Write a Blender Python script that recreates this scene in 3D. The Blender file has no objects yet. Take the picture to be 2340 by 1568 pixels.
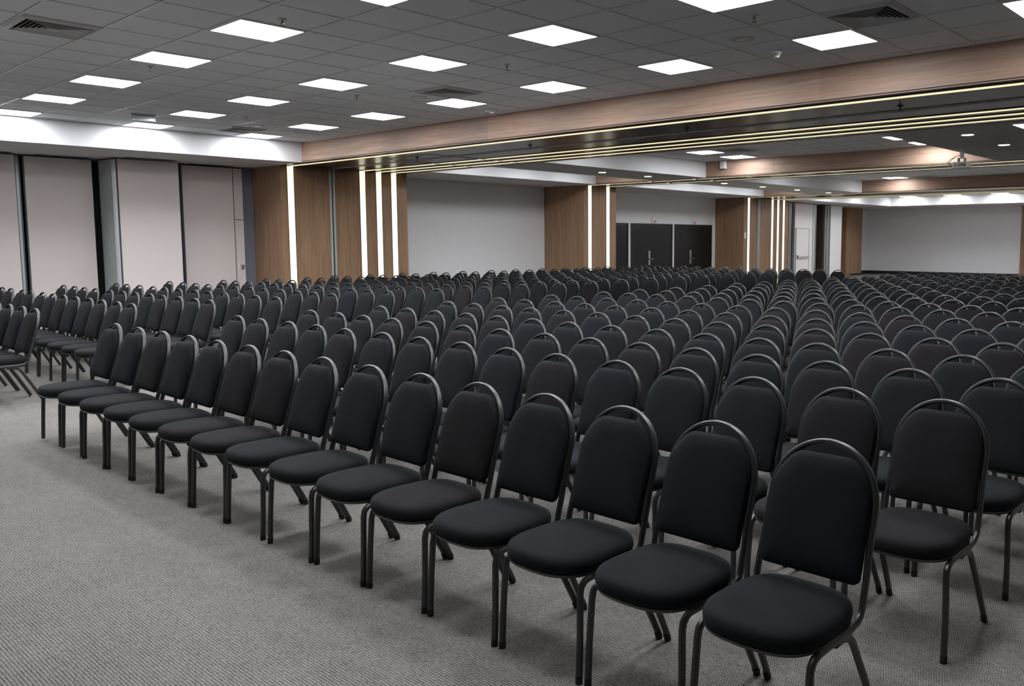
import bpy, math, random
from math import pi, sin, cos, radians as R
from mathutils import Matrix, Vector

# ---------------------------------------------------------------- camera
scn = bpy.context.scene
col = scn.collection
YAW, PITCH, ROLL = R(41.11), R(5.66), R(0.01)
FPX, PPX, PPY = 1949.0, 1400.0, 743.0        # focal length and optical centre of the 2340x1568 crop
fwd = Vector((cos(YAW)*cos(PITCH), sin(YAW)*cos(PITCH), -sin(PITCH)))
right = Vector((sin(YAW), -cos(YAW), 0))
up = right.cross(fwd)
right, up = cos(ROLL)*right + sin(ROLL)*up, -sin(ROLL)*right + cos(ROLL)*up
cam = bpy.data.cameras.new('camera')
cam.sensor_width = 36.0
cam.lens = FPX/2340*36
cam.shift_x = (1170-PPX)/2340
cam.shift_y = -(784-PPY)/2340
cam.clip_start = 0.05
cam.clip_end = 200
camo = bpy.data.objects.new('camera', cam)
col.objects.link(camo)
m = Matrix((right, up, -fwd)).transposed().to_4x4()
m.translation = Vector((0, 0, 1.6))
camo.matrix_world = m
scn.camera = camo

# ---------------------------------------------------------------- world, exposure
w = bpy.data.worlds.new('world')
scn.world = w
w.use_nodes = True
w.node_tree.nodes['Background'].inputs[0].default_value = (0.02, 0.02, 0.02, 1)
w.node_tree.nodes['Background'].inputs[1].default_value = 0.1
vs = scn.view_settings
vs.view_transform = 'Standard'
vs.look = 'None'
vs.gamma = 1
vs.use_curve_mapping = False
vs.exposure = 0.0
PANEL = 31.0       # radiance of the ceiling light panels
STRIP = 1.05       # radiance of the warm led strips

H = 3.484          # main ceiling height
S = 3.102          # dropped ceiling / beam underside height

# ---------------------------------------------------------------- materials
def mat(name, colr=(.5, .5, .5), rough=.6, metal=0, spec=.5, coat=0, sheen=0):
    m = bpy.data.materials.new(name)
    m.use_nodes = True
    b = m.node_tree.nodes['Principled BSDF']
    b.inputs['Base Color'].default_value = (*colr, 1)
    b.inputs['Roughness'].default_value = rough
    b.inputs['Metallic'].default_value = metal
    b.inputs['Specular IOR Level'].default_value = spec
    b.inputs['Coat Weight'].default_value = coat
    b.inputs['Sheen Weight'].default_value = sheen
    return m

class NT:
    """tiny node helper"""
    def __init__(s, m):
        s.t = m.node_tree
        s.b = s.t.nodes['Principled BSDF']
        s.co = s.t.nodes.new('ShaderNodeTexCoord')
    def n(s, kind, **kw):
        x = s.t.nodes.new(kind)
        for k, v in kw.items():
            setattr(x, k, v)
        return x
    def l(s, a, b):
        s.t.links.new(a, b)
    def val(s, sock, v):
        if hasattr(v, 'is_linked') or hasattr(v, 'links'):
            s.l(v, sock)
        else:
            sock.default_value = v
    def math(s, op, a, b=0.0, c=0.0, clamp=False):
        x = s.n('ShaderNodeMath', operation=op, use_clamp=clamp)
        for i, v in enumerate((a, b, c)):
            if i < len(x.inputs):
                s.val(x.inputs[i], v)
        return x.outputs[0]
    def mapping(s, scale=(1, 1, 1), src='Object', rot=(0, 0, 0)):
        x = s.n('ShaderNodeMapping')
        s.l(s.co.outputs[src], x.inputs[0])
        x.inputs['Scale'].default_value = scale
        x.inputs['Rotation'].default_value = rot
        return x.outputs[0]
    def noise(s, vec, scale, detail=4, rough=.6, dist=0):
        x = s.n('ShaderNodeTexNoise')
        s.l(vec, x.inputs['Vector'])
        x.inputs['Scale'].default_value = scale
        x.inputs['Detail'].default_value = detail
        x.inputs['Roughness'].default_value = rough
        x.inputs['Distortion'].default_value = dist
        return x.outputs['Fac']
    def ramp(s, fac, stops):
        x = s.n('ShaderNodeValToRGB')
        s.l(fac, x.inputs[0])
        e = x.color_ramp.elements
        while len(e) < len(stops):
            e.new(.5)
        for i, (p, c) in enumerate(stops):
            e[i].position = p
            e[i].color = (*c, 1)
        return x.outputs[0]
    def mix(s, fac, a, b, mode='MIX'):
        x = s.n('ShaderNodeMix', data_type='RGBA', blend_type=mode)
        s.val(x.inputs[0], fac)
        s.val(x.inputs[6], a)
        s.val(x.inputs[7], b)
        return x.outputs[2]
    def bump(s, h, strength=.3, dist=.002):
        x = s.n('ShaderNodeBump')
        x.inputs['Strength'].default_value = strength
        x.inputs['Distance'].default_value = dist
        s.l(h, x.inputs['Height'])
        s.l(x.outputs[0], s.b.inputs['Normal'])

def wood(name, grain, dark=(.155, .083, .050), light=(.335, .195, .122), rough=.5, panel=2.75, spec=.35):
    """laminate with the grain along axis 'grain' (0 x, 1 y, 2 z)"""
    m = mat(name, rough=rough, spec=spec)
    k = NT(m)
    sc = [42.0, 42.0, 42.0]
    sc[grain] = 1.6
    v = k.mapping(tuple(sc))
    f1 = k.noise(v, 1.0, 6, .62, .6)
    sc2 = [9.0, 9.0, 9.0]
    sc2[grain] = .45
    f2 = k.noise(k.mapping(tuple(sc2)), 1.0, 3, .5, 1.2)
    f = k.math('ADD', k.math('MULTIPLY', f1, .55), k.math('MULTIPLY', f2, .45))
    c = k.ramp(f, [(.30, dark), (.52, tuple((a+b)/2 for a, b in zip(dark, light))), (.72, light)])
    # sheet to sheet tone
    sep = k.n('ShaderNodeSeparateXYZ')
    k.l(k.co.outputs['Object'], sep.inputs[0])
    ax = 1 if grain == 1 else 0
    fl = k.math('FLOOR', k.math('DIVIDE', k.math('ADD', sep.outputs[ax], .94), panel))
    wn = k.n('ShaderNodeTexWhiteNoise', noise_dimensions='1D')
    k.l(fl, wn.inputs['W'])
    tone = k.math('ADD', k.math('MULTIPLY', wn.outputs[0], .16), .92)
    g = k.n('ShaderNodeCombineColor')
    for i in range(3):
        k.l(tone, g.inputs[i])
    c = k.mix(1.0, c, g.outputs[0], 'MULTIPLY')
    k.l(c, k.b.inputs['Base Color'])
    k.bump(f1, .12, .001)
    return m

def carpet():
    m = mat('woven_loop_carpet', rough=.95, spec=.12)
    k = NT(m)
    warp = k.n('ShaderNodeTexNoise')
    k.l(k.co.outputs['Object'], warp.inputs['Vector'])
    warp.inputs['Scale'].default_value = 45
    warp.inputs['Detail'].default_value = 2
    off = k.n('ShaderNodeVectorMath', operation='MULTIPLY_ADD')
    k.l(warp.outputs['Color'], off.inputs[0])
    off.inputs[1].default_value = (.0045, .010, 0)
    k.l(k.co.outputs['Object'], off.inputs[2])
    sep = k.n('ShaderNodeSeparateXYZ')
    k.l(off.outputs[0], sep.inputs[0])
    x, y = sep.outputs[1], sep.outputs[0]      # the dark rows run along the hall's y axis
    PY, PX = .0125, .0100
    row = k.math('FLOOR', k.math('DIVIDE', y, PY))
    rw = k.n('ShaderNodeTexWhiteNoise', noise_dimensions='1D')
    k.l(row, rw.inputs['W'])
    fy = k.math('SINE', k.math('MULTIPLY', y, 2*pi/PY))
    ph = k.math('ADD', k.math('MULTIPLY', rw.outputs[0], 2.2), k.math('MULTIPLY', row, pi))
    fx = k.math('SINE', k.math('ADD', k.math('MULTIPLY', x, 2*pi/PX), ph))
    dots = k.math('MULTIPLY', k.math('ADD', k.math('MULTIPLY', fy, .5), .5), k.math('ADD', k.math('MULTIPLY', fx, .38), .62))
    yarn = k.mapping((150, 38, 1))
    n1 = k.noise(k.co.outputs['Object'], 420, 2, .7)
    n2 = k.noise(yarn, 1.0, 4, .75)
    n4 = k.noise(k.mapping((26, 7, 1)), 1.0, 3, .6)
    n3 = k.noise(k.co.outputs['Object'], 1.1, 3, .55)
    d = k.math('ADD', k.math('ADD', k.math('MULTIPLY', dots, .92), k.math('MULTIPLY', k.math('SUBTRACT', n1, .5), 1.5)), k.math('MULTIPLY', k.math('SUBTRACT', n4, .5), .55))
    base = k.ramp(n2, [(.28, (.120, .090, .078)), (.42, (.235, .218, .200)), (.54, (.335, .318, .300)), (.64, (.355, .350, .335)), (.74, (.215, .240, .228))])
    c = k.mix(k.ramp(d, [(.34, (0, 0, 0)), (.72, (1, 1, 1))]), base, (.034, .031, .030, 1))
    big = k.ramp(n3, [(.25, (.88, .88, .88)), (.75, (1.06, 1.05, 1.04))])
    c = k.mix(1.0, c, big, 'MULTIPLY')
    k.l(c, k.b.inputs['Base Color'])
    k.bump(k.math('SUBTRACT', 1.0, d), .5, .003)
    return m

def fabric(name, c0):
    m = mat(name, c0, .88, spec=.18, sheen=.02)
    m.node_tree.nodes['Principled BSDF'].inputs['Sheen Roughness'].default_value = .45
    k = NT(m)
    n1 = k.noise(k.co.outputs['Object'], 700, 2, .6)
    n2 = k.noise(k.co.outputs['Object'], 9, 3, .6)
    f = k.math('ADD', k.math('MULTIPLY', n1, .6), k.math('MULTIPLY', n2, .4))
    c = k.ramp(f, [(.3, tuple(a*.72 for a in c0)), (.7, tuple(a*1.3 for a in c0))])
    k.l(c, k.b.inputs['Base Color'])
    k.bump(n1, .25, .0006)
    return m

def painted(name, c, rough=.85, spec=.25, amp=.03, scale=60):
    m = mat(name, c, rough, spec=spec)
    k = NT(m)
    n1 = k.noise(k.co.outputs['Object'], scale, 3, .6)
    cc = k.ramp(n1, [(.3, tuple(a*(1-amp) for a in c)), (.7, tuple(min(1, a*(1+amp)) for a in c))])
    k.l(cc, k.b.inputs['Base Color'])
    k.bump(n1, .1, .0008)
    return m

def emis(name, c, s, rough=.4):
    m = mat(name, (.8, .8, .8), rough)
    b = m.node_tree.nodes['Principled BSDF']
    b.inputs['Emission Color'].default_value = (*c, 1)
    b.inputs['Emission Strength'].default_value = s
    return m

def tile_mat():
    """mineral fibre tiles: faint speckle, dark reveal at the grid lines, tile to tile tone"""
    m = mat('mineral_fibre_tile', (.6, .6, .6), .95, spec=.1)
    k = NT(m)
    sep = k.n('ShaderNodeSeparateXYZ')
    k.l(k.co.outputs['Object'], sep.inputs[0])
    e = []
    ids = []
    for ax, o in ((0, 3.847+.3125), (1, 5.726+.3125)):
        u = k.math('DIVIDE', k.math('SUBTRACT', sep.outputs[ax], o), .625)
        ids.append(k.math('FLOOR', u))
        fr = k.math('SUBTRACT', u, k.math('FLOOR', u))
        e.append(k.math('MULTIPLY', k.math('MINIMUM', fr, k.math('SUBTRACT', 1.0, fr)), .625))
    d = k.math('MINIMUM', e[0], e[1])
    line = k.math('LESS_THAN', d, .0155)
    cmb = k.n('ShaderNodeCombineXYZ')
    k.l(ids[0], cmb.inputs[0])
    k.l(ids[1], cmb.inputs[1])
    wn = k.n('ShaderNodeTexWhiteNoise', noise_dimensions='2D')
    k.l(cmb.outputs[0], wn.inputs['Vector'])
    n1 = k.noise(k.co.outputs['Object'], 140, 3, .7)
    t = k.math('ADD', k.math('MULTIPLY', wn.outputs[0], .05), k.math('MULTIPLY', n1, .06))
    g = k.math('ADD', .82, t)
    c = k.n('ShaderNodeCombineColor')
    k.l(k.math('MULTIPLY', g, .965), c.inputs[0]); k.l(g, c.inputs[1]); k.l(k.math('MULTIPLY', g, 1.03), c.inputs[2])
    cc = k.mix(line, c.outputs[0], (.20, .20, .20, 1))
    k.l(cc, k.b.inputs['Base Color'])
    k.bump(n1, .15, .001)
    return m

M = dict(
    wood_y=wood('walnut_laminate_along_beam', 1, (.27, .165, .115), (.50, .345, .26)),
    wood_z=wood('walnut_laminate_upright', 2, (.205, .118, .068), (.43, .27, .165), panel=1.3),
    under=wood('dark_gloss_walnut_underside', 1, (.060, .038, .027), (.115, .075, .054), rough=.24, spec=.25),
    carpet=carpet(), tile=tile_mat(),
    white=painted('white_paint', (.82, .82, .83)),
    wallgrey=painted('light_grey_wall_paint', (.78, .78, .79), amp=.025, scale=25),
    soffit=painted('soffit_plaster', (.62, .61, .60)),
    band=painted('grey_band_plaster', (.74, .735, .70)),
    panel=painted('beige_partition_cloth', (.74, .665, .64), .9, amp=.03, scale=220),
    panelw=painted('pale_partition_laminate', (.78, .75, .74), .7),
    dark=mat('dark_gap', (.02, .02, .022), .8),
    metal=mat('grey_aluminium', (.52, .55, .55), .40, metal=.25),
    metald=mat('dark_aluminium', (.10, .12, .12), .4, metal=.6),
    blue=painted('blue_grey_jamb', (.17, .18, .21), .6),
    door=mat('black_door_laminate', (.009, .009, .010), .30, spec=.4),
    doorf=mat('black_door_frame', (.008, .008, .008), .45),
    chrome=mat('satin_steel', (.62, .62, .60), .3, metal=1),
    tbar=mat('white_grid_bar', (.80, .80, .80), .28, spec=.9),
    plastic=mat('white_plastic', (.75, .75, .74), .45),
    ventm=mat('white_vent_enamel', (.58, .58, .58), .5),
    ventd=mat('vent_duct_dark', (.03, .03, .032), .8),
    black=mat('black_plastic', (.02, .02, .02), .5),
    red=mat('red_print', (.55, .05, .06), .5),
    brass=mat('sprinkler_brass', (.35, .30, .22), .35, metal=1),
    frame=mat('black_powder_coated_tube', (.014, .0145, .0155), .38, spec=.8),
    rubber=mat('black_rubber', (.012, .012, .012), .7),
    trim=mat('seat_edge_band', (.045, .046, .048), .30, spec=.7),
    panel_e=emis('light_panel_diffuser', (.94, .96, 1.0), PANEL),
    strip_u=emis('warm_led_strip_overhead', (1.0, .87, .52), STRIP*.96),
    strip_v=emis('warm_led_strip_upright', (1.0, .94, .68), STRIP*1.08),
    spot_e=emis('warm_downlight', (1.0, .88, .62), 30.0),
    led_b=emis('blue_led', (.35, .3, 1.0), 1.2),
    glass=mat('sign_acrylic', (.35, .40, .40), .15, spec=.6),
    gap=mat('dark_brown_gap', (.050, .034, .030), .8),
    base=mat('black_skirting', (.012, .012, .012), .5),
)
FAB = [fabric('black_cloth_green_cast', (.0096, .0118, .0132)),
       fabric('black_cloth_plum_cast', (.0128, .0110, .0122)),
       fabric('black_cloth_blue_cast', (.0104, .0114, .0152))]

# ---------------------------------------------------------------- mesh helpers
class MB:
    def __init__(s):
        s.v = []; s.f = []; s.mi = []; s.cur = 0
    def quad(s, *p):
        i = len(s.v); s.v += [tuple(q) for q in p]; s.f.append(tuple(range(i, i+len(p)))); s.mi.append(s.cur)
    def box(s, x0, x1, y0, y1, z0, z1):
        i = len(s.v)
        s.v += [(x, y, z) for z in (z0, z1) for y in (y0, y1) for x in (x0, x1)]
        for f in ((0, 2, 3, 1), (4, 5, 7, 6), (0, 1, 5, 4), (2, 6, 7, 3), (0, 4, 6, 2), (1, 3, 7, 5)):
            s.f.append(tuple(i+a for a in f)); s.mi.append(s.cur)
        return s
    def tube(s, pts, a, b=None, seg=8, side=None, caps=True):
        """tube along pts; half size a along 'side', b across it"""
        b = a if b is None else b
        pts = [Vector(p) for p in pts]
        n = len(pts)
        base = len(s.v)
        sd = Vector(side) if side else None
        for i, p in enumerate(pts):
            t = (pts[min(i+1, n-1)]-pts[max(i-1, 0)]).normalized()
            if sd is None:
                u = t.orthogonal().normalized() if i == 0 else (u - t*u.dot(t)).normalized()
            else:
                u = (sd - t*sd.dot(t)).normalized()
            w_ = t.cross(u)
            for k in range(seg):
                an = 2*pi*(k+.5)/seg
                s.v.append(tuple(p + u*a*cos(an) + w_*b*sin(an)))
        for i in range(n-1):
            for k in range(seg):
                a0 = base+i*seg+k; a1 = base+i*seg+(k+1) % seg
                s.f.append((a0, a1, a1+seg, a0+seg)); s.mi.append(s.cur)
        if caps:
            s.f.append(tuple(base+k for k in reversed(range(seg)))); s.mi.append(s.cur)
            s.f.append(tuple(base+(n-1)*seg+k for k in range(seg))); s.mi.append(s.cur)
        return s
    def lathe(s, prof, seg=20, c=(0, 0, 0)):
        base = len(s.v)
        for r, z in prof:
            for k in range(seg):
                an = 2*pi*k/seg
                s.v.append((c[0]+r*cos(an), c[1]+r*sin(an), c[2]+z))
        for i in range(len(prof)-1):
            for k in range(seg):
                a0 = base+i*seg+k; a1 = base+i*seg+(k+1) % seg
                s.f.append((a0, a1, a1+seg, a0+seg)); s.mi.append(s.cur)
        s.f.append(tuple(base+k for k in reversed(range(seg)))); s.mi.append(s.cur)
        s.f.append(tuple(base+(len(prof)-1)*seg+k for k in range(seg))); s.mi.append(s.cur)
        return s
    def rings(s, rings, cap0=True, cap1=True):
        base = len(s.v); n = len(rings[0])
        for r in rings:
            s.v += [tuple(p) for p in r]
        for i in range(len(rings)-1):
            for k in range(n):
                a0 = base+i*n+k; a1 = base+i*n+(k+1) % n
                s.f.append((a0, a1, a1+n, a0+n)); s.mi.append(s.cur)
        if cap0:
            s.f.append(tuple(base+k for k in reversed(range(n)))); s.mi.append(s.cur)
        if cap1:
            s.f.append(tuple(base+(len(rings)-1)*n+k for k in range(n))); s.mi.append(s.cur)
        return s
    def mesh(s, name, mats, smooth=False):
        me = bpy.data.meshes.new(name)
        me.from_pydata(s.v, [], s.f)
        for m_ in (mats if isinstance(mats, (list, tuple)) else [mats]):
            me.materials.append(m_)
        me.polygons.foreach_set('material_index', s.mi)
        if smooth:
            me.polygons.foreach_set('use_smooth', [True]*len(s.f))
            try:
                me.set_sharp_from_angle(angle=R(38))
            except Exception:
                pass
        me.update()
        return me
    def build(s, name, mats, parent=None, smooth=False):
        o = bpy.data.objects.new(name, s.mesh(name, mats, smooth))
        col.objects.link(o)
        if parent:
            o.parent = parent
        return o

def B(*a):
    return MB().box(*a)

def tag(o, label=None, cat=None, group=None, kind=None):
    if label: o['label'] = label
    if cat: o['category'] = cat
    if group: o['group'] = group
    if kind: o['kind'] = kind
    return o

def empty(name, loc, label, cat, group=None, rz=0):
    o = bpy.data.objects.new(name, None)
    o.empty_display_size = .1
    col.objects.link(o)
    o.location = loc
    o.rotation_euler = (0, 0, rz)
    return tag(o, label, cat, group)

def struct(name, mb, m_, label, smooth=False):
    return tag(mb.build(name, m_, None, smooth), label, None, None, 'structure')

def copy_tree(o, parent=None):
    c = o.copy()
    col.objects.link(c)
    if parent:
        c.parent = parent
    for ch in o.children:
        copy_tree(ch, c)
    return c

ORD = ['front', 'second', 'third', 'fourth', 'fifth', 'sixth', 'seventh', 'eighth', 'ninth', 'tenth', 'eleventh', 'twelfth',
       'thirteenth', 'fourteenth', 'fifteenth', 'sixteenth', 'seventeenth', 'eighteenth', 'nineteenth', 'twentieth', 'twenty-first']
def nth(i):
    return 'first' if i == 0 else ORD[i]
ROWS_A = [
 (2.37,[1.33,1.79,2.24,2.69,3.147,3.593,4.05,4.537,4.982,5.428,5.873,6.319,6.767,7.213,7.69]),
 (3.36,[1.3,1.76,2.24,2.702,3.148,3.612,4.058,4.52,4.987,5.433,5.899,6.345,6.79,7.236,7.681]),
 (4.13,[1.3,1.76,2.237,2.683,3.148,3.593,4.039,4.49,4.977,5.423,5.92,6.39,6.837,7.283,7.73]),
 (4.89,[1.292,1.738,2.2,2.68,3.13,3.59,4.05,4.51,4.977,5.422,5.868,6.313,6.77,7.24,7.69]),
 (5.74,[1.3,1.75,2.21,2.69,3.137,3.583,4.04,4.5,4.95,5.43,5.88,6.34,6.797,7.243,7.72]),
 (6.55,[1.25,1.72,2.2,2.661,3.107,3.552,4.01,4.5,4.95,5.42,5.892,6.338,6.8,7.29,7.76]),
 (7.38,[1.24,1.7,2.17,2.64,3.087,3.533,4.0,4.45,4.9,5.36,5.84,6.29,6.75,7.24,7.69]),
 (8.28,[1.27,1.72,2.17,2.64,3.089,3.535,3.98,4.426,4.881,5.327,5.772,6.22,6.717,7.163,7.62]),
 (9.02,[1.23,1.68,2.127,2.573,3.062,3.508,3.957,4.403,4.86,5.321,5.767,6.212,6.66,7.12,7.6]),
 (9.77,[1.28,1.725,2.171,2.616,3.062,3.507,3.953,4.398,4.843,5.289,5.734,6.18,6.625,7.071,7.516]),
 (10.56,[1.17,1.62,2.07,2.53,2.98,3.43,3.88,4.34,4.79,5.24,5.69,6.15,6.6,7.05,7.5]),
 (11.35,[1.15,1.61,2.06,2.51,2.96,3.42,3.87,4.32,4.77,5.23,5.68,6.13,6.58,7.04,7.49]),
 (12.14,[1.12,1.57,2.03,2.48,2.93,3.38,3.84,4.29,4.74,5.19,5.65,6.1,6.55,7.0,7.46]),
 (12.93,[1.12,1.58,2.03,2.48,2.93,3.39,3.84,4.29,4.74,5.2,5.65,6.1,6.55,7.01,7.46]),
 (13.72,[1.13,1.59,2.04,2.49,2.94,3.4,3.85,4.3,4.75,5.21,5.66,6.11,6.56,7.02,7.47]),
 (14.51,[1.08,1.53,1.98,2.44,2.89,3.34,3.79,4.25,4.7,5.15,5.6,6.06,6.51,6.96,7.41]),
 (15.3,[1.08,1.54,1.99,2.44,2.89,3.35,3.8,4.25,4.7,5.16,5.61,6.06,6.51,6.97,7.42]),
 (16.09,[1.09,1.54,1.99,2.44,2.9,3.35,3.8,4.25,4.71,5.16,5.61,6.06,6.52,6.97,7.42]),
 (16.88,[1.05,1.51,1.96,2.41,2.86,3.32,3.77,4.22,4.67,5.13,5.58,6.03,6.48,6.94,7.39]),
 (17.67,[1.03,1.49,1.94,2.39,2.84,3.3,3.75,4.2,4.65,5.11,5.56,6.01,6.46,6.92,7.37]),
 (18.46,[0.65,1.1,1.56,2.01,2.46,2.91,3.37,3.82,4.27,4.72,5.18,5.63,6.08,6.53,6.99]),
]
ROWS_B = [
 (2.36,[10.014,10.459,10.905,11.35,11.796,12.241,12.687,13.132,13.578,14.023,14.469,14.914]),
 (3.27,[10.02,10.466,10.911,11.357,11.802,12.248,12.693,13.139,13.584,14.03,14.57,15.05]),
 (4.07,[9.93,10.375,10.821,11.266,11.711,12.157,12.602,13.048,13.62,14.08,14.542,14.988]),
 (4.83,[9.89,10.38,10.83,11.277,11.723,12.17,12.68,13.15,13.6,14.1,14.61,15.06]),
 (5.65,[9.99,10.437,10.883,11.33,11.788,12.233,12.679,13.15,13.6,14.08,14.54,15.1]),
 (6.48,[9.97,10.421,10.867,11.312,11.758,12.203,12.649,13.094,13.54,13.985,14.431,14.88]),
 (7.25,[9.882,10.328,10.785,11.23,11.675,12.162,12.608,13.07,13.517,13.963,14.442,14.888]),
 (8.04,[9.77,10.22,10.68,11.167,11.613,12.08,12.54,13.017,13.463,13.922,14.368,14.84]),
 (8.84,[9.81,10.26,10.71,11.17,11.62,12.07,12.52,12.98,13.43,13.88,14.33,14.79,15.24]),
 (9.63,[9.78,10.23,10.68,11.14,11.59,12.04,12.49,12.95,13.4,13.85,14.3,14.76,15.21]),
 (10.43,[9.81,10.26,10.72,11.17,11.62,12.07,12.53,12.98,13.43,13.88,14.34,14.79,15.24]),
 (11.22,[9.8,10.25,10.7,11.15,11.61,12.06,12.51,12.96,13.42,13.87,14.32,14.77,15.23]),
 (12.02,[9.78,10.24,10.69,11.14,11.59,12.05,12.5,12.95,13.4,13.86,14.31,14.76,15.21]),
 (12.82,[9.73,10.19,10.64,11.09,11.54,12.0,12.45,12.9,13.35,13.81,14.26,14.71,15.16]),
 (13.61,[9.75,10.2,10.65,11.1,11.56,12.01,12.46,12.91,13.37,13.82,14.27,14.72,15.18]),
 (14.41,[9.68,10.14,10.59,11.04,11.49,11.95,12.4,12.85,13.3,13.76,14.21,14.66,15.11]),
 (15.2,[9.66,10.11,10.57,11.02,11.47,11.92,12.38,12.83,13.28,13.73,14.19,14.64,15.09]),
 (16.0,[9.71,10.17,10.62,11.07,11.52,11.98,12.43,12.88,13.33,13.79,14.24,14.69,15.14]),
 (16.79,[9.65,10.1,10.55,11.0,11.46,11.91,12.36,12.81,13.27,13.72,14.17,14.62,15.08]),
 (17.59,[9.65,10.1,10.56,11.01,11.46,11.91,12.37,12.82,13.27,13.72,14.18,14.63,15.08]),
 (18.38,[9.22,9.68,10.13,10.58,11.03,11.49,11.94,12.39,12.84,13.3,13.75,14.2,14.65,15.11]),
]

# ================================================================ the room
YW = 18.2                                   # outer left wall
struct('floor', B(-6, 40, -8, YW, -.1, 0), M['carpet'], 'mottled grey woven carpet floor of the hall')
struct('wall_back', B(-6.2, -6, -8.2, YW, 0, H+.1), M['wallgrey'], 'grey wall behind the front of the hall')
struct('wall_right', B(-6, 40, -8.2, -8, 0, H+.1), M['wallgrey'], 'long grey side wall to the right')
struct('wall_left', B(-6, 40, YW, YW+.2, 0, H+.1), M['dark'], 'dark wall behind the folded partitions')
struct('wall_far', B(39.5, 39.7, 11.05, YW, 0, S), M['wallgrey'], 'bare light grey end wall beyond the last chairs')
struct('trim_1', B(39.42, 39.7, -8, 11.05, 0, S), M['wood_z'], 'brown wood cladding at the far end wall')
struct('wall_niche', B(11.68, 17.10, 17.5, 17.7, 0, S), M['wallgrey'], 'blank grey side wall between first and second wood columns')
struct('wall_doors', B(18.42, 25.65, 17.5, 17.7, 0, S), M['wallgrey'], 'grey side wall with three black double doors')
struct('wall_corner', B(38.1, 39.5, 18.1, 18.19, 0, S), M['wallgrey'], 'grey return wall beside the far wood pillar')

# ceilings (tile) and the T grid as real bars
bays = [(-6, 8.65, -8, 15.52), (11.68, 17.10, 5.25, 11.95), (11.68, 17.10, 13.5, 15.52),
        (18.42, 25.65, -8, 11.95), (18.42, 25.65, 13.5, 15.52), (28.73, 36.4, -8, 15.6)]
bl = ['grey tiled ceiling over the front of the hall', 'tiled ceiling of the second bay', 'narrow tiled recess in the second bay',
      'tiled ceiling of the third bay', 'narrow tiled recess in the third bay', 'tiled ceiling of the last bay']
for (x0, x1, y0, y1), lb in zip(bays, bl):
    c = struct('ceiling', B(x0, x1, y0, y1, H, H+.08), M['tile'], lb)
    g = MB()
    n = math.ceil((x0-4.1595)/.625)
    while 4.1595+n*.625 < x1-.02:
        x = 4.1595+n*.625
        g.box(x-.010, x+.010, y0, y1, H-.004, H+.001); n += 1
    n = math.ceil((y0-6.0385)/.625)
    while 6.0385+n*.625 < y1-.02:
        y = 6.0385+n*.625
        g.box(x0, x1, y-.010, y+.010, H-.0044, H+.001); n += 1
    g.build('ceiling_grid', M['tbar'], c)

# white fascias and soffits along the left side
for i, (x0, x1, yf) in enumerate(((-6, 8.65, 15.52), (11.68, 17.10, 15.52), (18.42, 25.65, 15.52), (28.73, 36.4, 15.6))):
    mb = B(x0, x1 + (.06 if i == 3 else 0), yf, yf+.08, S, H+.08)
    if i == 3:
        mb.box(36.4, 36.48, -8, yf, S, H+.08)
    struct('trim_%d' % (i+2), mb, M['white'], 'white plaster fascia of the %s ceiling bay' % ['first', 'second', 'third', 'last'][i])
    mb = B(x0, x1, yf+.08, YW, S, S+.06)
    if i == 3:
        mb.box(36.48, 39.7, -8, YW, S, S+.06)
    struct('ceiling_soffit', mb, M['soffit'], 'low grey soffit behind the %s white fascia' % ['first', 'second', 'third', 'last'][i])
# dropped bands crossing the second and third bay
for nm, x0, x1, y0, y1, lb in (('trim_6', 11.68, 17.10, 11.95, 13.5, 'dropped ceiling band with downlights in the second bay'),
                               ('trim_7', 18.42, 25.65, 11.95, 13.5, 'dropped ceiling band with four downlights in the third bay'),
                               ('trim_8', 11.68, 17.10, -8, 5.25, 'wide dropped ceiling band carrying the projector')):
    b = struct(nm, B(x0, x1, y0+.02, y1-.02, S, S+.03), M['band'], lb)
    mb = B(x0, x1, y0, y0+.02, S, H+.02)
    mb.box(x0, x1, y1-.02, y1, S, H+.02)
    mb.build('band_fascia', M['white'], b)

# wood beams with dark glossy undersides; strips as (centre x)
COLS = [(8.65, 11.68, 16.40), (17.10, 18.42, 15.95), (25.65, 28.73, 16.30)]
names = ['first', 'second', 'third']
for i, (x0, x1, yc) in enumerate(COLS):
    mb = B(x0, x0+.05, -8, 15.6, S, H+.08)
    mb.box(x1-.05, x1, -8, 15.6, S, H+.08)
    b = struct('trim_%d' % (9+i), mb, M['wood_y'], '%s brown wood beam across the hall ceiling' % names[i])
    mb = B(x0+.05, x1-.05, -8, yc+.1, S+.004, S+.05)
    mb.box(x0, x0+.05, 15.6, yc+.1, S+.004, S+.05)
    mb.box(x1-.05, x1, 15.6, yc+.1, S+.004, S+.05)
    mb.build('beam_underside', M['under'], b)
    B(x0-.018, x0, -8, 15.52, H-.012, H).build('shadow_gap_trim', M['tbar'], b)
    B(x0-.004, x0, -8, 15.6, S+.012, S+.022).build('bottom_reveal', M['dark'], b)
    struct('trim_%d' % (12+i), B(x0, x1, yc, YW, 0, S+.002), M['wood_z'], '%s wood-clad column under the wood beam' % names[i])
# far pillar
mb = B(36.46, 38.1, 17.68, YW, 0, S)
mb.box(34.4, 36.46, 17.9, 17.97, 0, S)
struct('trim_15', mb, M['wood_z'], 'brown wood pillar beside the far grey wall')
struct('baseboard_far', B(36.9, 38.1, 17.66, 17.68, 0, .07).box(38.1, 39.5, 18.06, 18.1, 0, .16).box(39.44, 39.5, 11.05, 18.06, 0, .16), M['base'], 'black skirting under the far wall')
struct('baseboard_left', B(11.68, 17.1, 17.47, 17.5, 0, .1), M['base'], 'black skirting under the blank grey wall')

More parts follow.
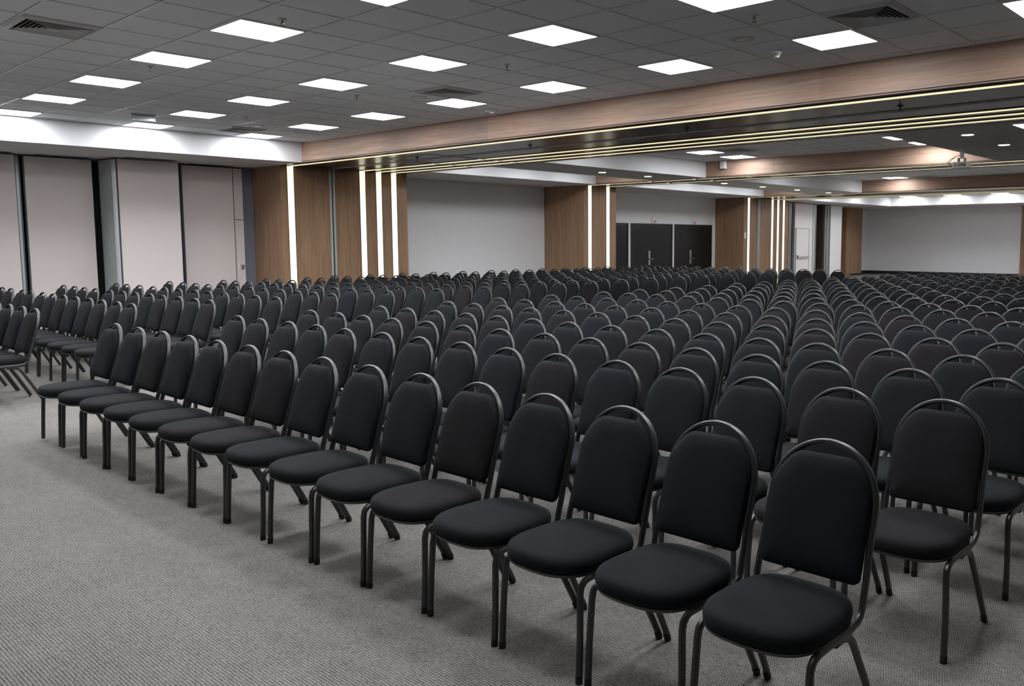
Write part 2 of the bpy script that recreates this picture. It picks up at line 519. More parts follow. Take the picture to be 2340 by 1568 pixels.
# led strips ------------------------------------------------------
def strip(x, y0, y1, lb, grp):
    t = empty('led_strip', (x, (y0+y1)/2, S), lb, 'light strip', grp)
    h = (y1-y0)/2
    B(-.068, .068, -h, h, -.004, .006).build('diffuser', M['strip_u'], t)
    mb = B(-.078, -.068, -h, h, -.006, .006)
    mb.box(.068, .078, -h, h, -.006, .006)
    mb.build('edge_profile', M['metald'], t)
def vstrip(x, yf, lb, grp):
    t = empty('led_strip', (x, yf, 0), lb, 'light strip', grp)
    B(-.068, .068, -.006, .004, .02, S-.01).build('diffuser', M['strip_v'], t)
    mb = B(-.078, -.068, -.008, .004, .02, S-.01)
    mb.box(.068, .078, -.008, .004, .02, S-.01)
    mb.build('edge_profile', M['metald'], t)
c1, c2, c3 = COLS
strip(8.88, -8, 16.38, 'long warm light strip on the near edge of the first beam underside', 'light strips under the beams')
for j, x in enumerate((10.53, 10.94, 11.33)):
    for (a, b, q) in ((-8, 12.34, 'long run'), (12.44, 13.72, 'short middle piece'), (13.83, 16.38, 'far piece by the column')):
        strip(x, a, b, 'warm strip under first beam, %s, %s of three far lines' % (q, nth(j)), 'light strips under the beams')
for j, x in enumerate((17.32, 18.07)):
    for (a, b, q) in ((-8, 12.34, 'long run'), (12.44, 13.72, 'short middle piece'), (13.83, 15.93, 'far piece by the column')):
        strip(x, a, b, 'warm light strip under second beam, %s, %s line' % (q, ('near', 'far')[j]), 'light strips under the beams')
for j, x in enumerate((25.96, 27.57, 27.98, 28.39)):
    strip(x, -8, 16.28, 'warm light strip under the third beam, %s line from the hall front' % nth(j), 'light strips under the beams')
vstrip(8.87, 16.40, 'lone upright warm light strip left of the metal track on the first column', 'upright light strips on the columns')
for j, x in enumerate((10.53, 10.94, 11.33)):
    vstrip(x, 16.40, 'upright warm light strip, %s of three together on the first column' % ('left', 'middle', 'right')[j], 'upright light strips on the columns')
for j, x in enumerate((17.32, 18.07)):
    vstrip(x, 15.95, '%s upright warm light strip of the second wood column' % ('left', 'right')[j], 'upright light strips on the columns')
vstrip(25.96, 16.30, 'lone upright warm light strip beside the switch plate on the third column', 'upright light strips on the columns')
for j, x in enumerate((27.57, 27.98, 28.39)):
    vstrip(x, 16.30, 'upright warm light strip, %s of three together on the third column' % ('left', 'middle', 'right')[j], 'upright light strips on the columns')

# partition tracks --------------------------------------------------
def track(x, yc, lb):
    t = empty('partition_track', (x, yc, 0), lb, 'wall track', 'partition wall tracks on the columns')
    for dx in (-.04, .04):
        B(dx-.018, dx+.018, -.03, .002, 0, S-.01).build('rail', M['metal'], t)
    B(-.022, .022, -.008, .002, 0, S-.01).build('seal', M['metald'], t)
track(9.79, 16.40, 'upright twin aluminium partition track on the first wood column')
track(26.62, 16.30, 'upright twin aluminium partition track on the third wood column')
def ctrack(name, boxes, lb):
    mb = MB()
    for b in boxes:
        mb.box(*b, S-.006, S+.006)
    tag(mb.build(name, M['metal']), lb, 'ceiling track')
ctrack('ceiling_track', [(9.775, 9.80, -8, 16.38), (9.84, 9.865, -8, 16.38)], 'grey ceiling track running under the first beam')
ctrack('ceiling_track', [(9.3, 9.77, 12.37, 12.385), (9.87, 11.6, 12.37, 12.385), (9.3, 9.77, 13.77, 13.785), (9.87, 11.6, 13.77, 13.785), (9.3, 9.315, 12.385, 13.77)],
       'branching partition track joints under the first beam')

# ================================================================ left wall partitions
def ppanel(x0, x1, y, lb, extra=None, mt='panel', grp='folding partition panels', h=S-.03):
    t = empty('partition_panel', ((x0+x1)/2, y, 0), lb, 'partition panel', grp)
    hw = (x1-x0)/2
    B(-hw+.006, hw-.006, 0, .1, .02, h).build('face', M[mt], t)
    for s in (-1, 1):
        B(*(sorted((s*hw, s*(hw-.006)))), -.006, .106, 0, h).build('edge_trim', M['metal'], t)
    return t
ppanel(-5.9, -2.9, 17.6, 'folding partition panel far to the left, out past the frame')
ppanel(-2.85, 0.15, 17.6, 'second folding partition panel out past the frame')
ppanel(0.2, 2.75, 17.6, 'folding partition panel left of the leftmost seen one')
ppanel(2.8, 4.46, 17.62, 'beige partition panel at the left edge of the photo')
ppanel(4.62, 5.68, 17.70, 'set-back beige partition panel left of the ribbed metal stack')
ppanel(5.895, 6.96, 17.06, 'foremost beige partition panel right of the ribbed metal stack')
t = ppanel(7.20, 8.20, 17.50, 'set-back beige partition panel nearest the dark wood column')
t = ppanel(8.22, 8.41, 17.52, 'narrow beige filler panel beside the dark wood column')
B(-.08, .08, -.008, 0, 2.02, 2.035).build('seam', M['metald'], t)
mb = B(-.01, .05, -.05, 0, 1.02, 1.10)
mb.build('latch', M['chrome'], t)
B(-.088, .075, -.004, 0, 2.035, S-.08).build('upper_infill', M['panel'], t)
tag(B(8.43, 8.645, 17.55, 17.9, 0, S-.002).build('door_jamb', M['blue']), 'blue grey upright jamb against the dark wood column', 'jamb')
# metal stack of folded panel edges
t = empty('panel_edge_stack', (5.85, 17.41, 0), 'ribbed grey metal stack of folded partition edges', 'folded partition')
n = 9
for k in range(n):
    yy = -.35+k*.70/n
    mb = B(-.03, .02, yy+.006, yy+.070, .02, S-.04)
    mb.box(-.045, -.03, yy+.018, yy+.052, .02, S-.04)
    mb.build('panel_edge', M['metal'], t)
def post(x, y, lb):
    t = empty('panel_post', (x, y, 0), lb, 'post', 'grey metal posts between partition panels')
    B(-.02, .02, -.02, .06, 0, S-.02).build('profile', M['metal'], t)
    B(.021, .05, 0, .05, 0, S-.02).build('seal', M['metald'], t)
post(4.53, 17.80, 'grey metal post right of the leftmost partition panel')
post(7.10, 17.62, 'grey metal post between the foremost and the last set-back panel')
post(5.66, 17.88, 'grey metal post in the dark gap left of the ribbed stack')
for (x0, x1, y, lb) in ((3.1, 4.4, 17.45, 'leftmost'), (4.75, 5.6, 17.5, 'left'), (6.0, 6.85, 16.88, 'middle'), (7.3, 8.15, 17.34, 'right')):
    tag(B(x0, x1, y, y+.1, S-.004, S+.004).build('track_slot', M['dark']), 'dark track slot in the soffit above the %s partition panel' % lb, 'ceiling slot', 'soffit track slots')

# ================================================================ far partition group (last bay)
t = ppanel(30.24, 31.68, 16.86, 'pale far partition panel with a built-in pass door', mt='panelw', grp='far partition panels')
dr = B(-.62, .40, -.03, 0, .03, 2.06).build('pass_door', M['panelw'], t)
mb = B(-.66, -.62, -.04, 0, 0, 2.10)
mb.box(.40, .44, -.04, 0, 0, 2.10)
mb.box(-.62, .40, -.04, 0, 2.06, 2.10)
mb.build('door_frame', M['metal'], t)
mb = B(-.58, .30, -.12, -.08, .93, .98)
mb.box(-.58, -.52, -.10, -.03, .90, 1.02)
mb.box(.24, .30, -.12, -.03, .92, .99)
mb.build('panic_bar', M['metal'], dr)
ppanel(33.26, 34.30, 16.86, 'blank pale far partition panel left of the wood pillar', mt='panelw', grp='far partition panels')
for (x0, x1, mt, lb, dy) in ((29.84, 29.93, 'metal', 'shiny metal partition edge right beside the third column', .0), (29.97, 30.05, 'metal', 'metal partition edge touching the dark gap by the pass door panel', .0),
                         (31.72, 31.95, 'panelw', 'pale partition return right of the pass door panel', .0), (32.0, 32.10, 'metal', 'first grey metal partition edge in the far stack', .05),
                         (32.15, 32.25, 'metal', 'second grey metal partition edge in the far stack', .08), (32.80, 32.93, 'gap', 'partition edge coloured dark brown to read as the far gap', .05), (32.97, 33.06, 'metal', 'grey metal edge two left of the blank pale panel', .05),  # brown edge stands in for the dark gap, darkness put into its colour
                         (33.10, 33.2, 'metal', 'grey metal edge touching the blank pale panel', 0)):
    t = empty('partition_edge', ((x0+x1)/2, 16.9+dy, 0), lb, 'partition edge', 'stacked far partition edges')
    hw = (x1-x0)/2
    B(-hw, hw, 0, .5, 0, S-.03).build('body', M[mt], t)
    B(-hw*.35, hw*.35, -.02, 0, 0, S-.03).build('rib', M['chrome' if mt == 'metal' else ('gap' if mt == 'gap' else 'metal')], t)

# ================================================================ doors
def door(n, x0, x1, hx, lb):
    d = struct('door_%d' % n, B(x0, x0+.06, 17.475, 17.5, 0, 2.15).box(x1-.06, x1, 17.475, 17.5, 0, 2.15).box(x0+.06, x1-.06, 17.475, 17.5, 2.08, 2.15), M['doorf'], lb)
    mid = (x0+x1)/2
    a = B(x0+.065, mid-.004, 17.484, 17.5, .01, 2.075).build('door_leaf', M['door'], d)
    b = B(mid+.004, x1-.065, 17.487, 17.5, .01, 2.075).build('door_leaf', M['door'], d)
    if hx:
        mb = B(hx-.045, hx+.045, 17.465, 17.484, 1.02, 1.27)
        mb.box(hx-.045, hx+.045, 17.465, 17.484, .80, .98)
        h = mb.build('lock_plate', M['chrome'], a)
        mb = MB().tube([(hx, 17.466, 1.0), (hx, 17.40, 1.0), (hx+.13, 17.40, 1.0)], .012)
        mb.build('door_handle', M['chrome'], a)
door(1, 18.6, 20.79, None, 'black double door half hidden by the second wood column')
door(2, 20.92, 23.10, 21.84, 'middle black double door with steel lever handle')
door(3, 23.22, 25.42, 24.12, 'black double door nearest the third wood column')
for x, lb in ((22.11, 'middle'), (24.36, 'right-hand')):
    t = empty('exit_sign', (x, 17.5, 2.235), 'small white exit sign with red marking above the %s black door' % lb, 'exit sign', 'exit signs above the black doors')
    B(-.15, .15, -.03, 0, -.06, .06).build('board', M['plastic'], t)
    mb = B(-.095, .085, -.033, -.03, .004, .018)
    mb.box(-.06, .06, -.033, -.03, -.04, -.012)
    mb.build('red_marking', M['red'], t)
    t = empty('room_letter', (x-.03, 17.5, 2.345), 'small white letter C on the wall above the %s exit sign' % lb, 'sign', 'white letters above the black doors')
    mb = B(-.055, -.035, -.012, 0, -.055, .055)
    mb.box(-.035, .05, -.012, 0, .037, .055)
    mb.box(-.035, .05, -.012, 0, -.055, -.037)
    mb.build('letter', M['plastic'], t)
t = empty('switch_plate', (25.745, 16.30, 1.78), 'small white switch plate beside the lone strip on the third column', 'switch')
B(-.055, .055, -.014, 0, -.10, .10).build('plate', M['plastic'], t)
B(-.02, .02, -.02, -.014, -.04, .04).build('rocker', M['white'], t)
t = empty('wall_speaker', (17.10, 11.42, 3.385), 'small white box on the second beam below a light panel', 'speaker')
B(-.10, 0, -.06, .06, -.10, .08).build('cabinet', M['plastic'], t)
B(-.104, -.10, -.045, .045, -.085, .065).build('grille', M['ventm'], t)

# ================================================================ ceiling lights
def rrect(hx, hy, r, z, n=5):
    p = []
    for cx, cy, a0 in ((hx-r, hy-r, 0), (-hx+r, hy-r, 90), (-hx+r, -hy+r, 180), (hx-r, -hy+r, 270)):
        for k in range(n):
            a = R(a0+90*k/(n-1))
            p.append((cx+r*cos(a), cy+r*sin(a), z))
    return p
t0 = empty('ceiling_light', (0, 0, H), 'x', 'ceiling light')
MB().rings([rrect(.288, .288, .02, -.011), rrect(.288, .288, .02, -.003)]).build('diffuser', M['panel_e'], t0)
mb = B(-.306, -.2885, -.306, .306, -.012, -.001)
mb.box(.2885, .306, -.306, .306, -.012, -.001)
mb.box(-.2885, .2885, -.306, -.2885, -.012, -.001)
mb.box(-.2885, .2885, .2885, .306, -.012, -.001)
mb.build('frame', M['tbar'], t0)
first = [True]
def clight(x, y, z, lb, grp):
    t = t0 if first[0] else copy_tree(t0)
    first[0] = False
    t.location = (x, y, z)
    tag(t, lb, 'ceiling light', grp)
XS = [7.597, 5.722, 3.847, 1.972]
for i, x in enumerate(XS):
    for j in range(8):
        y = 15.101-1.875*j
        clight(x, y, H, 'lit square panel, %s line from the first beam, %s from the white fascia' % (nth(i), nth(j)), 'square light panels of the front bay')
def lg(pts, bay, z=H):
    for k, (x, y) in enumerate(pts):
        clight(x, y, z, 'lit square panel, %s, %s' % (bay, desc[k]), 'square light panels of the rear bays')
desc = ['nearer of the pair beside the white band', 'farther of the pair beside the white band', 'nearer one cut by the projector band edge', 'farther one cut by the projector band edge']
lg([(15.25, 10.68), (16.55, 10.70), (15.42, 6.40), (16.56, 6.38)], 'second bay')
desc = ['flush in the projector band at the right edge', 'added unseen in the projector band farther right', 'added unseen in the projector band near the far right wall', 'added unseen at the end of the projector band']
lg([(12.16, 3.20), (12.30, -.6), (15.2, -.6), (15.2, -4.4)], 'second bay', S)  # only the first is in view; the others are added for light
desc = ['first in the narrow recess', 'second in the narrow recess', 'third in the narrow recess']
desc = ['added unseen behind the first beam, left', 'added unseen behind the first beam, middle', 'added unseen behind the first beam, right']
lg([(12.6, 10.68), (12.6, 8.6), (12.6, 6.5)], 'second bay')  # unseen panels added to brighten the second bay and its wall
desc = ['first in the narrow recess', 'second in the narrow recess', 'third in the narrow recess']
lg([(12.6, 14.4), (14.3, 14.4), (16.0, 14.4)], 'second bay')
desc = ['first in its narrow recess', 'second in its narrow recess', 'third in its narrow recess', 'fourth in its narrow recess']
lg([(19.4, 14.4), (21.1, 14.4), (22.8, 14.4), (24.5, 14.4)], 'third bay')
desc = ['against the third wood beam', 'added unseen beside the white band', 'added unseen near the far right, first', 'added unseen near the far right, second', 'added unseen far right by the beam', 'added unseen in the far right corner']
lg([(25.12, 10.66), (20.4, 10.66), (20.4, 4.0), (24.6, .2), (20.4, .2), (24.6, -4.0)], 'third bay')  # all but the first are unseen, added to light the third bay
for j in range(8):
    clight(35.98, 14.7-1.875*j, H, 'lit square panel by the end fascia, %s from left' % nth(j), 'square light panels of the last bay')
for j in range(7):  # unseen line of panels, added to brighten the far wall
    clight(30.2, 14.7-1.875*j, H, 'added unseen square panel nearest the third beam in the last bay, %s from left' % nth(j), 'square light panels of the last bay')
for j in range(7):  # another unseen line, added for more light in the last bay
    clight(32.9, 14.7-1.875*j, H, 'added unseen square panel in the middle of the last bay, %s from the left' % nth(j), 'square light panels of the last bay')

# downlights
def downlight(x, y, lb, r=.08):
    t = empty('downlight', (x, y, S), lb, 'downlight', 'small round downlights')
    MB().lathe([(r, -.004), (r, .002)], 20).build('lamp', M['spot_e'], t)
    mb = MB().lathe([(r+.001, -.002), (r+.018, -.006), (r+.022, .002), (r+.001, .002)], 20)
    mb.f = mb.f[:-2]; mb.mi = mb.mi[:-2]
    mb.build('ring', M['plastic'], t)
for k, (x, y) in enumerate(((14.25, 12.74), (15.85, 12.73), (12.65, 4.32), (14.34, 4.33), (19.06, 12.73), (21.0, 12.74), (22.94, 12.73), (24.95, 12.74))):
    downlight(x, y, ['glowing small downlight in the second bay band, nearer', 'glowing small downlight in the second bay band, farther',
                     'round downlight nearest the access panel by the projector', 'round downlight right of the projector mount',
                     'first of four round downlights in the third bay band', 'second of four round downlights in the third bay band',
                     'third of four round downlights in the third bay band', 'last of four round downlights in the third bay band'][k])

# ================================================================ vents, sprinklers, detectors
def vent(x, y, z, lb, s=.3):
    t = empty('air_vent', (x, y, z), lb, 'air vent', 'square ceiling diffusers')
    B(-s+.02, s-.02, -s+.02, s-.02, -.006, -.001).build('duct_opening', M['ventd'], t)
    mb = MB()
    o = s+.008
    mb.rings([[(-o, -o, -.001), (o, -o, -.001), (o, o, -.001), (-o, o, -.001)], [(-o, -o, -.010), (o, -o, -.010), (o, o, -.010), (-o, o, -.010)],
              [(-s+.03, -s+.03, -.028), (s-.03, -s+.03, -.028), (s-.03, s-.03, -.028), (-s+.03, s-.03, -.028)],
              [(-s+.04, -s+.04, -.007), (s-.04, -s+.04, -.007), (s-.04, s-.04, -.007), (-s+.04, s-.04, -.007)]], False, False)
    mb.build('frame', M['ventm'], t)
    for k in range(6):
        a = s-.062-k*.036
        b = a-.022
        mb = MB()
        sq = lambda q, zz: [(-q, -q, zz), (q, -q, zz), (q, q, zz), (-q, q, zz)]
        mb.rings([sq(a, -.028), sq(a-.003, -.029), sq(b-.003, -.009), sq(b, -.008), sq(a, -.028)], False, False)
        mb.build('louver', M['ventm'], t)
    B(-.045, .045, -.045, .045, -.03, -.009).build('centre_plate', M['ventm'], t)
vent(6.972, 3.226, H, 'square louvred air vent above the near right light panel')
vent(6.972, 8.85, H, 'square louvred air vent in the middle of the front ceiling')
vent(6.972, 14.476, H, 'square louvred air vent close to the white fascia')
vent(2.597, 8.85, H, 'square louvred air vent at the top left of the photo')
vent(15.3, 9.9, H, 'dim square air vent between panels of the second bay')
vent(25.2, 9.75, H, 'dim square air vent beside the third bay light panel', .28)
def sprinkler(x, y, z, lb, mt='brass'):
    t = empty('sprinkler', (x, y, z), lb, 'sprinkler', 'ceiling sprinklers')
    MB().lathe([(.036, 0), (.034, -.008), (.014, -.012)], 16).build('escutcheon', M['ventm' if mt == 'brass' else 'black'], t)
    mb = MB().lathe([(.009, -.012), (.009, -.03), (.012, -.034), (.005, -.036)], 10)
    mb.tube([(.011, 0, -.03), (.016, 0, -.045), (.004, 0, -.06)], .0028, seg=6)
    mb.tube([(-.011, 0, -.03), (-.016, 0, -.045), (-.004, 0, -.06)], .0028, seg=6)
    mb.build('body', M[mt], t, True)
    MB().lathe([(.022, -.06), (.023, -.0625), (.006, -.064)], 14).build('deflector', M[mt], t)
for k, (x, y) in enumerate(((3.80, 7.06), (3.84, 9.99), (6.33, 3.95), (6.33, 7.03), (6.35, 9.96), (6.31, 12.93))):
    sprinkler(x, y, H, ['brass sprinkler above the brightest left light panel', 'brass sprinkler in front of the second left light panel', 'brass sprinkler nearest the top right air vent',
                        'brass sprinkler between the middle light panels', 'brass sprinkler left of the middle air vent', 'brass sprinkler near the air vent by the fascia'][k])
for k, (x, y) in enumerate(((9.48, 3.99), (9.48, 6.94), (9.50, 10.03), (9.50, 13.0))):
    sprinkler(x, y, S+.004, 'black sprinkler under the first beam, %s from the right' % nth(k), 'black')
def detector(x, y, lb):
    t = empty('smoke_detector', (x, y, H), lb, 'smoke detector', 'smoke detectors')
    MB().lathe([(.06, 0), (.062, -.008), (.056, -.018)], 24).build('base', M['plastic'], t, True)
    MB().lathe([(.052, -.018), (.030, -.058), (.027, -.06)], 24).build('housing', M['plastic'], t, True)
    mb = MB()
    for k in range(8):
        a = 2*pi*k/8
        c, s_ = cos(a), sin(a)
        mb.tube([(c*.0405-s_*.007, s_*.0405+c*.007, -.044), (c*.0405+s_*.007, s_*.0405-c*.007, -.044)], .004, seg=6)
    mb.build('vent_slots', M['black'], t)
    MB().lathe([(.026, -.061), (.024, -.072), (.012, -.075)], 20).build('cap', M['plastic'], t, True)
detector(7.64, 4.50, 'white smoke detector hanging near the right wood beam')
detector(7.70, 14.05, 'white smoke detector hanging beside the far left wood beam corner')
for x, y, lb in ((7.0, 4.50, 'near the smoke detector'), (6.98, 9.49, 'beside the middle air vent'), (6.94, 13.85, 'beside the air vent close to the fascia')):
    t = empty('ceiling_speaker', (x, y, H), 'round flush grey ceiling speaker '+lb, 'speaker', 'round ceiling speakers')
    MB().lathe([(.115, 0), (.113, -.006), (.10, -.008)], 28).build('ring', M['ventm'], t)
    MB().lathe([(.099, -.0065), (.02, -.009)], 28).build('grille', M['tbar'], t)
t = empty('wifi_access_point', (8.33, 9.60, H), 'white round wireless device with a blue light by the first beam', 'network device')
MB().lathe([(.10, 0), (.102, -.015), (.085, -.035), (.03, -.04)], 28).build('housing', M['plastic'], t, True)
MB().lathe([(.03, -.0405), (.02, -.043)], 20).build('indicator', M['led_b'], t)
t = empty('emergency_light', (5.20, 13.9, H), 'small dark box fitting hanging under the front ceiling tiles', 'emergency light')
B(-.165, .165, -.02, .02, -.085, -.002).build('housing', M['glass'], t)
B(-.168, .168, -.028, .028, -.097, -.0855).build('bottom_rail', M['plastic'], t)
for (x0, x1, y0, y1, lb) in ((11.83, 12.44, 4.11, 4.73, 'white-edged access panel in the projector band'), (15.45, 16.1, 3.9, 4.55, 'white-edged vent panel right of the projector')):
    t = empty('access_panel', ((x0+x1)/2, (y0+y1)/2, S), lb, 'access panel', 'access panels in the projector band')
    hx, hy = (x1-x0)/2, (y1-y0)/2
    mb = B(-hx, hx, -hy, -hy+.02, -.008, .001)
    mb.box(-hx, hx, hy-.02, hy, -.008, .001)
    mb.box(-hx, -hx+.02, -hy+.02, hy-.02, -.008, .001)
    mb.box(hx-.02, hx, -hy+.02, hy-.02, -.008, .001)
    mb.build('frame', M['plastic'], t)
    B(-hx+.02, hx-.02, -hy+.02, hy-.02, -.002, .001).build('hatch', M['band'], t)

# projector
t = empty('projector', (14.5, 5.03, S), 'white ceiling projector on a pole under the dropped band', 'projector')
MB().lathe([(.06, 0), (.06, -.012), (.03, -.016)], 20).build('ceiling_plate', M['plastic'], t)
MB().lathe([(.034, -.016), (.034, -.155)], 16).build('pole', M['plastic'], t, True)
mb = B(-.05, .05, -.055, -.045, -.215, -.155)
mb.box(-.05, .05, .045, .055, -.215, -.155)
mb.box(-.05, .05, -.055, .055, -.155, -.150)
mb.box(-.05, .05, -.055, .055, -.217, -.212)
mb.build('bracket', M['metal'], t)
b = MB().rings([rrect(.095, .115, .02, -.315), rrect(.10, .12, .02, -.305), rrect(.10, .12, .02, -.235), rrect(.09, .11, .02, -.222)]).build('projector_body', M['plastic'], t, True)
mb = MB()
for k in range(7):
    mb.box(-.103, -.099, -.10+k*.018, -.09+k*.018, -.29, -.245)
mb.build('cooling_grille', M['black'], b)
mb = MB().tube([(-.099, .07, -.268), (-.112, .07, -.268)], .022, seg=16)
mb.build('lens', M['glass'], b, True)
B(-.08, .08, -.10, .10, -.325, -.315).build('underside', M['ventm'], b)
for k, d in enumerate((.0, .03)):
    mb = MB().tube([(0, .03, -.10), (-.01, .10, -.125), (-.02, .19, -.17-d), (-.02, .23-d, -.215), (-.03, .18, -.25), (-.04, .115, -.27)], .005, seg=6)
    mb.build('cable', M['black'], t, True)

# ================================================================ the chairs
# seat faces -X. origin on the floor under the middle of the seat.
def incl(z):                       # x of the back frame plane at height z
    return .140+(z-.46)*.307
HW = .192                          # half width between tube centres
RW = .197                          # rails and leg tops sit a little wider
def side_pts(s):
    """one side of the frame: from where the hoop starts down to the seat rail front"""
    p = [(incl(z), s*(HW+min(.005, max(0, (.62-z)*.04))), z) for z in (.7165, .64, .56, .50, .455)]
    p += [(.131, s*RW, .424), (.118, s*RW, .401), (.092, s*RW, .3855), (.05, s*RW, .379), (-.08, s*RW, .378), (-.165, s*RW, .376)]
    return p
def mk_frame(seg):
    mb = MB()
    pts = [(x, y, z) for x, y, z in side_pts(1)][::-1]
    n = 30 if seg > 6 else 10
    zc = .7165
    for k in range(1, n):
        a = pi*k/n
        z = zc+.193*sin(a)
        pts.append((incl(z), HW*cos(a), z))
    pts += side_pts(-1)
    # oval tube, wide side faces forward and back
    P = [Vector(p) for p in pts]
    base = len(mb.v); N = len(P)
    for i, p in enumerate(P):
        t = (P[min(i+1, N-1)]-P[max(i-1, 0)]).normalized()
        # out of plane direction: normal of the back plane blended into the vertical at the rail
        f = min(1, max(0, (p.z-.40)/.05))
        nb = Vector((-.956, 0, .293))*f + Vector((0, 0, 1))*(1-f)
        nb = (nb - t*nb.dot(t)).normalized()
        q = t.cross(nb)
        for k in range(seg):
            an = 2*pi*(k+.5)/seg
            mb.v.append(tuple(p + nb*.0150*cos(an) + q*.0112*sin(an)))
    for i in range(N-1):
        for k in range(seg):
            a0 = base+i*seg+k; a1 = base+i*seg+(k+1) % seg
            mb.f.append((a0, a1, a1+seg, a0+seg)); mb.mi.append(0)
    # under-seat cross bars
    if seg > 6:
        mb.tube([(-.12, -HW, .370), (-.12, HW, .370)], .009, seg=6)
        mb.tube([(.03, -HW, .370), (.03, HW, .370)], .009, seg=6)
    return mb
def mk_front_leg(s, seg=8):
    p = [(-.165, s*RW, .376), (-.195, s*(RW+.001), .370), (-.214, s*(RW+.002), .354), (-.221, s*(RW+.003), .328), (-.229, s*(RW+.009), .17), (-.237, s*(RW+.010), .012)]
    return MB().tube(p, .0125, .0142, seg, side=(0, 1, 0))
def mk_rear_leg(s, seg=8):
    p = [(-.05, s*(RW-.003), .364), (.01, s*(RW-.003), .363), (.045, s*(RW-.002), .353), (.068, s*(RW-.001), .328), (.15, s*(RW+.004), .18), (.238, s*(RW+.010), .012)]
    return MB().tube(p, .0125, .0142, seg, side=(0, 1, 0))
def mk_cap(x, y, dx):
    return MB().tube([(x-dx, y, .03), (x, y, 0)], .0135, .0150, 8, side=(0, 1, 0))
def outline(t, ax, ay, ex, front):
    c, s_ = cos(t), sin(t)
    x = -math.copysign(abs(c)**(2/ex), c)
    y = math.copysign(abs(s_)**(2/ex), s_)
    wy = 1.0-(.075*(x+1)/2 if front else 0)         # narrower at the back
    bow = .018*(1-y*y)*(-x if x < 0 else 0)*(1 if front else 0)
    return x*ax-bow, y*ay*wy
def mk_seat(n=36, lo=False):
    mb = MB()
    rings = []
    prof = [(.97, .0), (.995, .010), (1.0, .024), (.993, .037), (.965, .049), (.90, .058), (.76, .065), (.52, .070), (.28, .0725), (.05, .0733)]
    if lo:
        prof = [(.98, 0), (1.0, .026), (.93, .055), (.6, .073), (.08, .078)]
    for f, z in prof:
        r = []
        for k in range(n):
            x, y = outline(2*pi*k/n, .224, .212, 3.3, True)
            r.append((x*f-.052, y*f, .3945+z))
        rings.append(r)
    return mb.rings(rings)
def mk_trim(n=36):
    mb = MB()
    rings = []
    for f, z in ((.90, -.012), (.965, -.012), (.985, -.004), (.985, .0), (.9, .001)):
        rings.append([((lambda q: (q[0]*f-.052, q[1]*f, .3940+z))(outline(2*pi*k/n, .224, .212, 3.3, True))) for k in range(n)])
    return mb.rings(rings)
def back_outline(n=14):
    """half-width outline in the back plane: list of (y, z)"""
    p = []
    w_, zb, zt, rr = .184, .486, .870, .024
    # bottom corners
    for a in (270, 290, 310, 330, 350):
        p.append((w_-rr+rr*cos(R(a)), zb+rr+rr*sin(R(a))))
    # side up, then the shoulder follows the hoop
    zc, rw, rh = .7165, .184, .182
    for k in range(9):
        a = R(k*50/8)
        p.append((rw*cos(a), zc+rh*sin(a)))
    zs = p[-1][1]
    p.append((.098, zt-.003)); p.append((.080, zt))
    left = [(-y, z) for y, z in reversed(p)]
    return p+left
def mk_back(lo=False):
    mb = MB()
    o = back_outline()
    if lo:
        o = o[::2]
    cz = .69
    front = [(.975, .0), (1.0, .010), (1.0, .022), (.975, .036), (.90, .045), (.70, .052), (.40, .056), (.1, .057)]
    if lo:
        front = [(.98, .0), (1.0, .016), (.96, .036), (.7, .052), (.1, .057)]
    back = [(.1, -.014), (.80, -.014), (.94, -.010)]
    rings = []
    nx, nz = -.956, .293
    for f, d in back+front:
        r = []
        for y, z in o:
            zz = cz+(z-cz)*f
            r.append((incl(zz)+nx*(d+.002), y*f, zz+nz*(d+.002)*.5))
        rings.append(r)
    return mb.rings(rings)

ch = {}
def part(name, mb, m_):
    ch[name] = ch.get(name, []) + [mb.mesh('banquet_chair_'+name, m_, True)]
part('frame', mk_frame(8), M['frame'])
part('seat', mk_seat(), FAB[0])
part('seat_rim', mk_trim(), M['trim'])
part('backrest', mk_back(), FAB[0])
for s in (-1, 1):
    part('leg', mk_front_leg(s), M['frame'])
    part('leg', mk_rear_leg(s), M['frame'])
    part('foot_cap', mk_cap(-.237, s*(RW+.010), -.0005), M['rubber'])
    part('foot_cap', mk_cap(.238, s*(RW+.010), .014), M['rubber'])

def add(name, me, parent, fab=None):
    o = bpy.data.objects.new(name, me)
    col.objects.link(o)
    o.parent = parent
    if fab is not None:
        o.material_slots[0].link = 'OBJECT'
        o.material_slots[0].material = FAB[fab]
    return o
def make_chair(x, y, rz, fab, label, group, full):
    t = empty('banquet_chair', (x, y, 0), label, 'chair', group, rz)
    add('frame', ch['frame'][0], t)
    s = add('seat', ch['seat'][0], t, fab)
    add('seat_rim', ch['seat_rim'][0], t)
    add('backrest', ch['backrest'][0], t, fab)
    for i in range(4):
        l = add('leg', ch['leg'][i], t)
        if full:
            add('foot_cap', ch['foot_cap'][i], l)
    return t

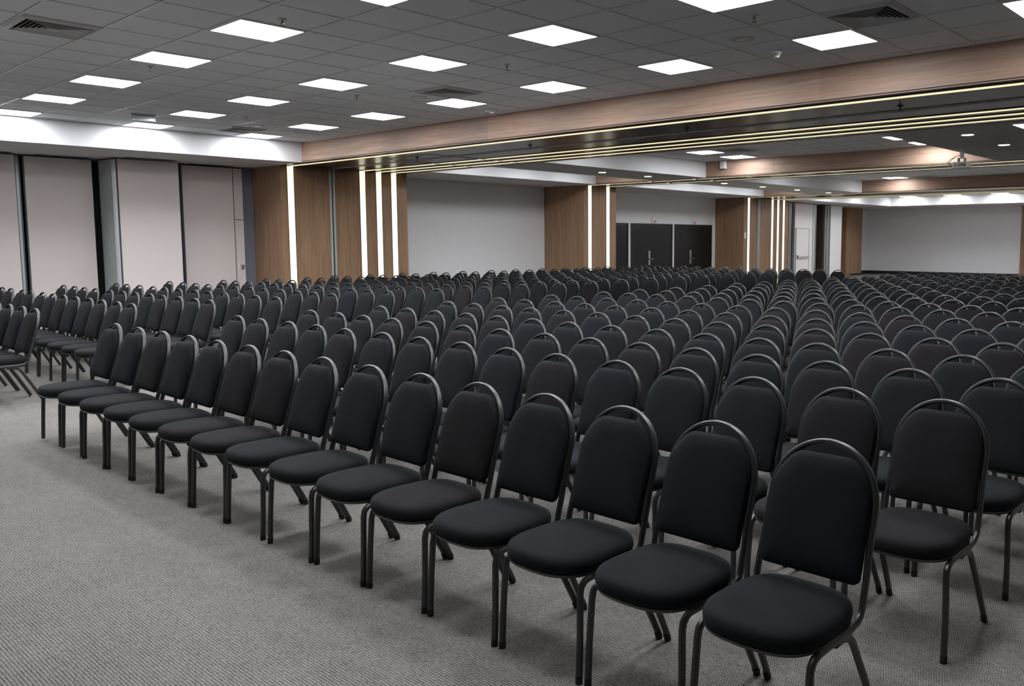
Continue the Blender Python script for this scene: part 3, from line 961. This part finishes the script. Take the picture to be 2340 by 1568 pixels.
random.seed(11)
tint = {('A', 0): [0, 0, 0, 0, 1, 0, 0, 0, 1, 1, 0, 0, 1, 2, 0], ('A', 1): [1, 1, 0, 0, 2, 1, 2, 0, 0, 2, 1, 0, 0, 1, 0],
        ('A', 2): [0, 0, 1, 0, 0, 1, 0, 0, 2, 1, 0, 1, 0, 0, 2], ('A', 3): [0, 0, 1, 0, 0, 2, 1, 0, 0, 2, 1, 0, 0, 1, 2]}
adj = {0: 'black banquet chair', 1: 'plum-black banquet chair', 2: 'blue-black banquet chair'}
allc = []
for bname, rows in (('A', ROWS_A), ('B', ROWS_B)):
    for r, (x, ys) in enumerate(rows):
        n = len(ys)
        for k, y in enumerate(ys):
            f = tint[(bname, r)][k] if (bname, r) in tint else random.choices((0, 1, 2), (.5, .25, .25))[0]
            xs = x - (.02 if (bname, r) == ('A', 0) else 0) - (.006*(k-7) if bname == 'A' and r < 4 else 0) + random.uniform(-.012, .012)*(1 if r else .4)
            rz = R(random.uniform(-.6, .6))
            p = Vector((xs, y, .6-1.6))
            c = (p.dot(right), p.dot(up), p.dot(fwd))
            u = PPX+FPX*c[0]/c[2] if c[2] > 0 else -9999
            uu = 250/max(c[2], .1)
            vis = c[2] > 0 and u > -uu*1.6 and u < 2340+uu*1.6
            seat_no = (n-1-k) if bname == 'A' else k
            allc.append((not vis, p.length, bname, r, seat_no, xs, y, rz, f))
allc.sort()
rest = []
for i, (hid, dist, b, r, sn, x, y, rz, f) in enumerate(allc):
    if i < 300 and not hid:
        lb = '%s, %s row of the %s block, %s seat from the aisle' % (adj[f], ORD[r], 'right' if b == 'A' else 'left', nth(sn))
        make_chair(x, y, rz, f, lb, 'banquet chairs set out in rows facing left', dist < 7.5)
    else:
        rest.append((x, y, rz, f))
# the chairs beyond the nearest three hundred: one object
lo = [(mk_frame(6), 3), (mk_seat(16, True), -1), (mk_back(True), -1)]
for s in (-1, 1):
    lo.append((mk_front_leg(s, 4), 3)); lo.append((mk_rear_leg(s, 4), 3))
big = MB()
for (x, y, rz, f) in rest:
    ca, sa = cos(rz), sin(rz)
    for mb, mi in lo:
        base = len(big.v)
        big.v += [(x+ca*a-sa*b, y+sa*a+ca*b, max(c, 0)) for a, b, c in mb.v]
        big.f += [tuple(base+q for q in fc) for fc in mb.f]
        big.mi += [f if mi < 0 else mi]*len(mb.f)
tag(big.build('distant_chairs', FAB+[M['frame']], None, True), 'packed far rows of black banquet chairs reaching to the back of the hall', 'chairs',
    'banquet chairs set out in rows facing left', 'stuff')
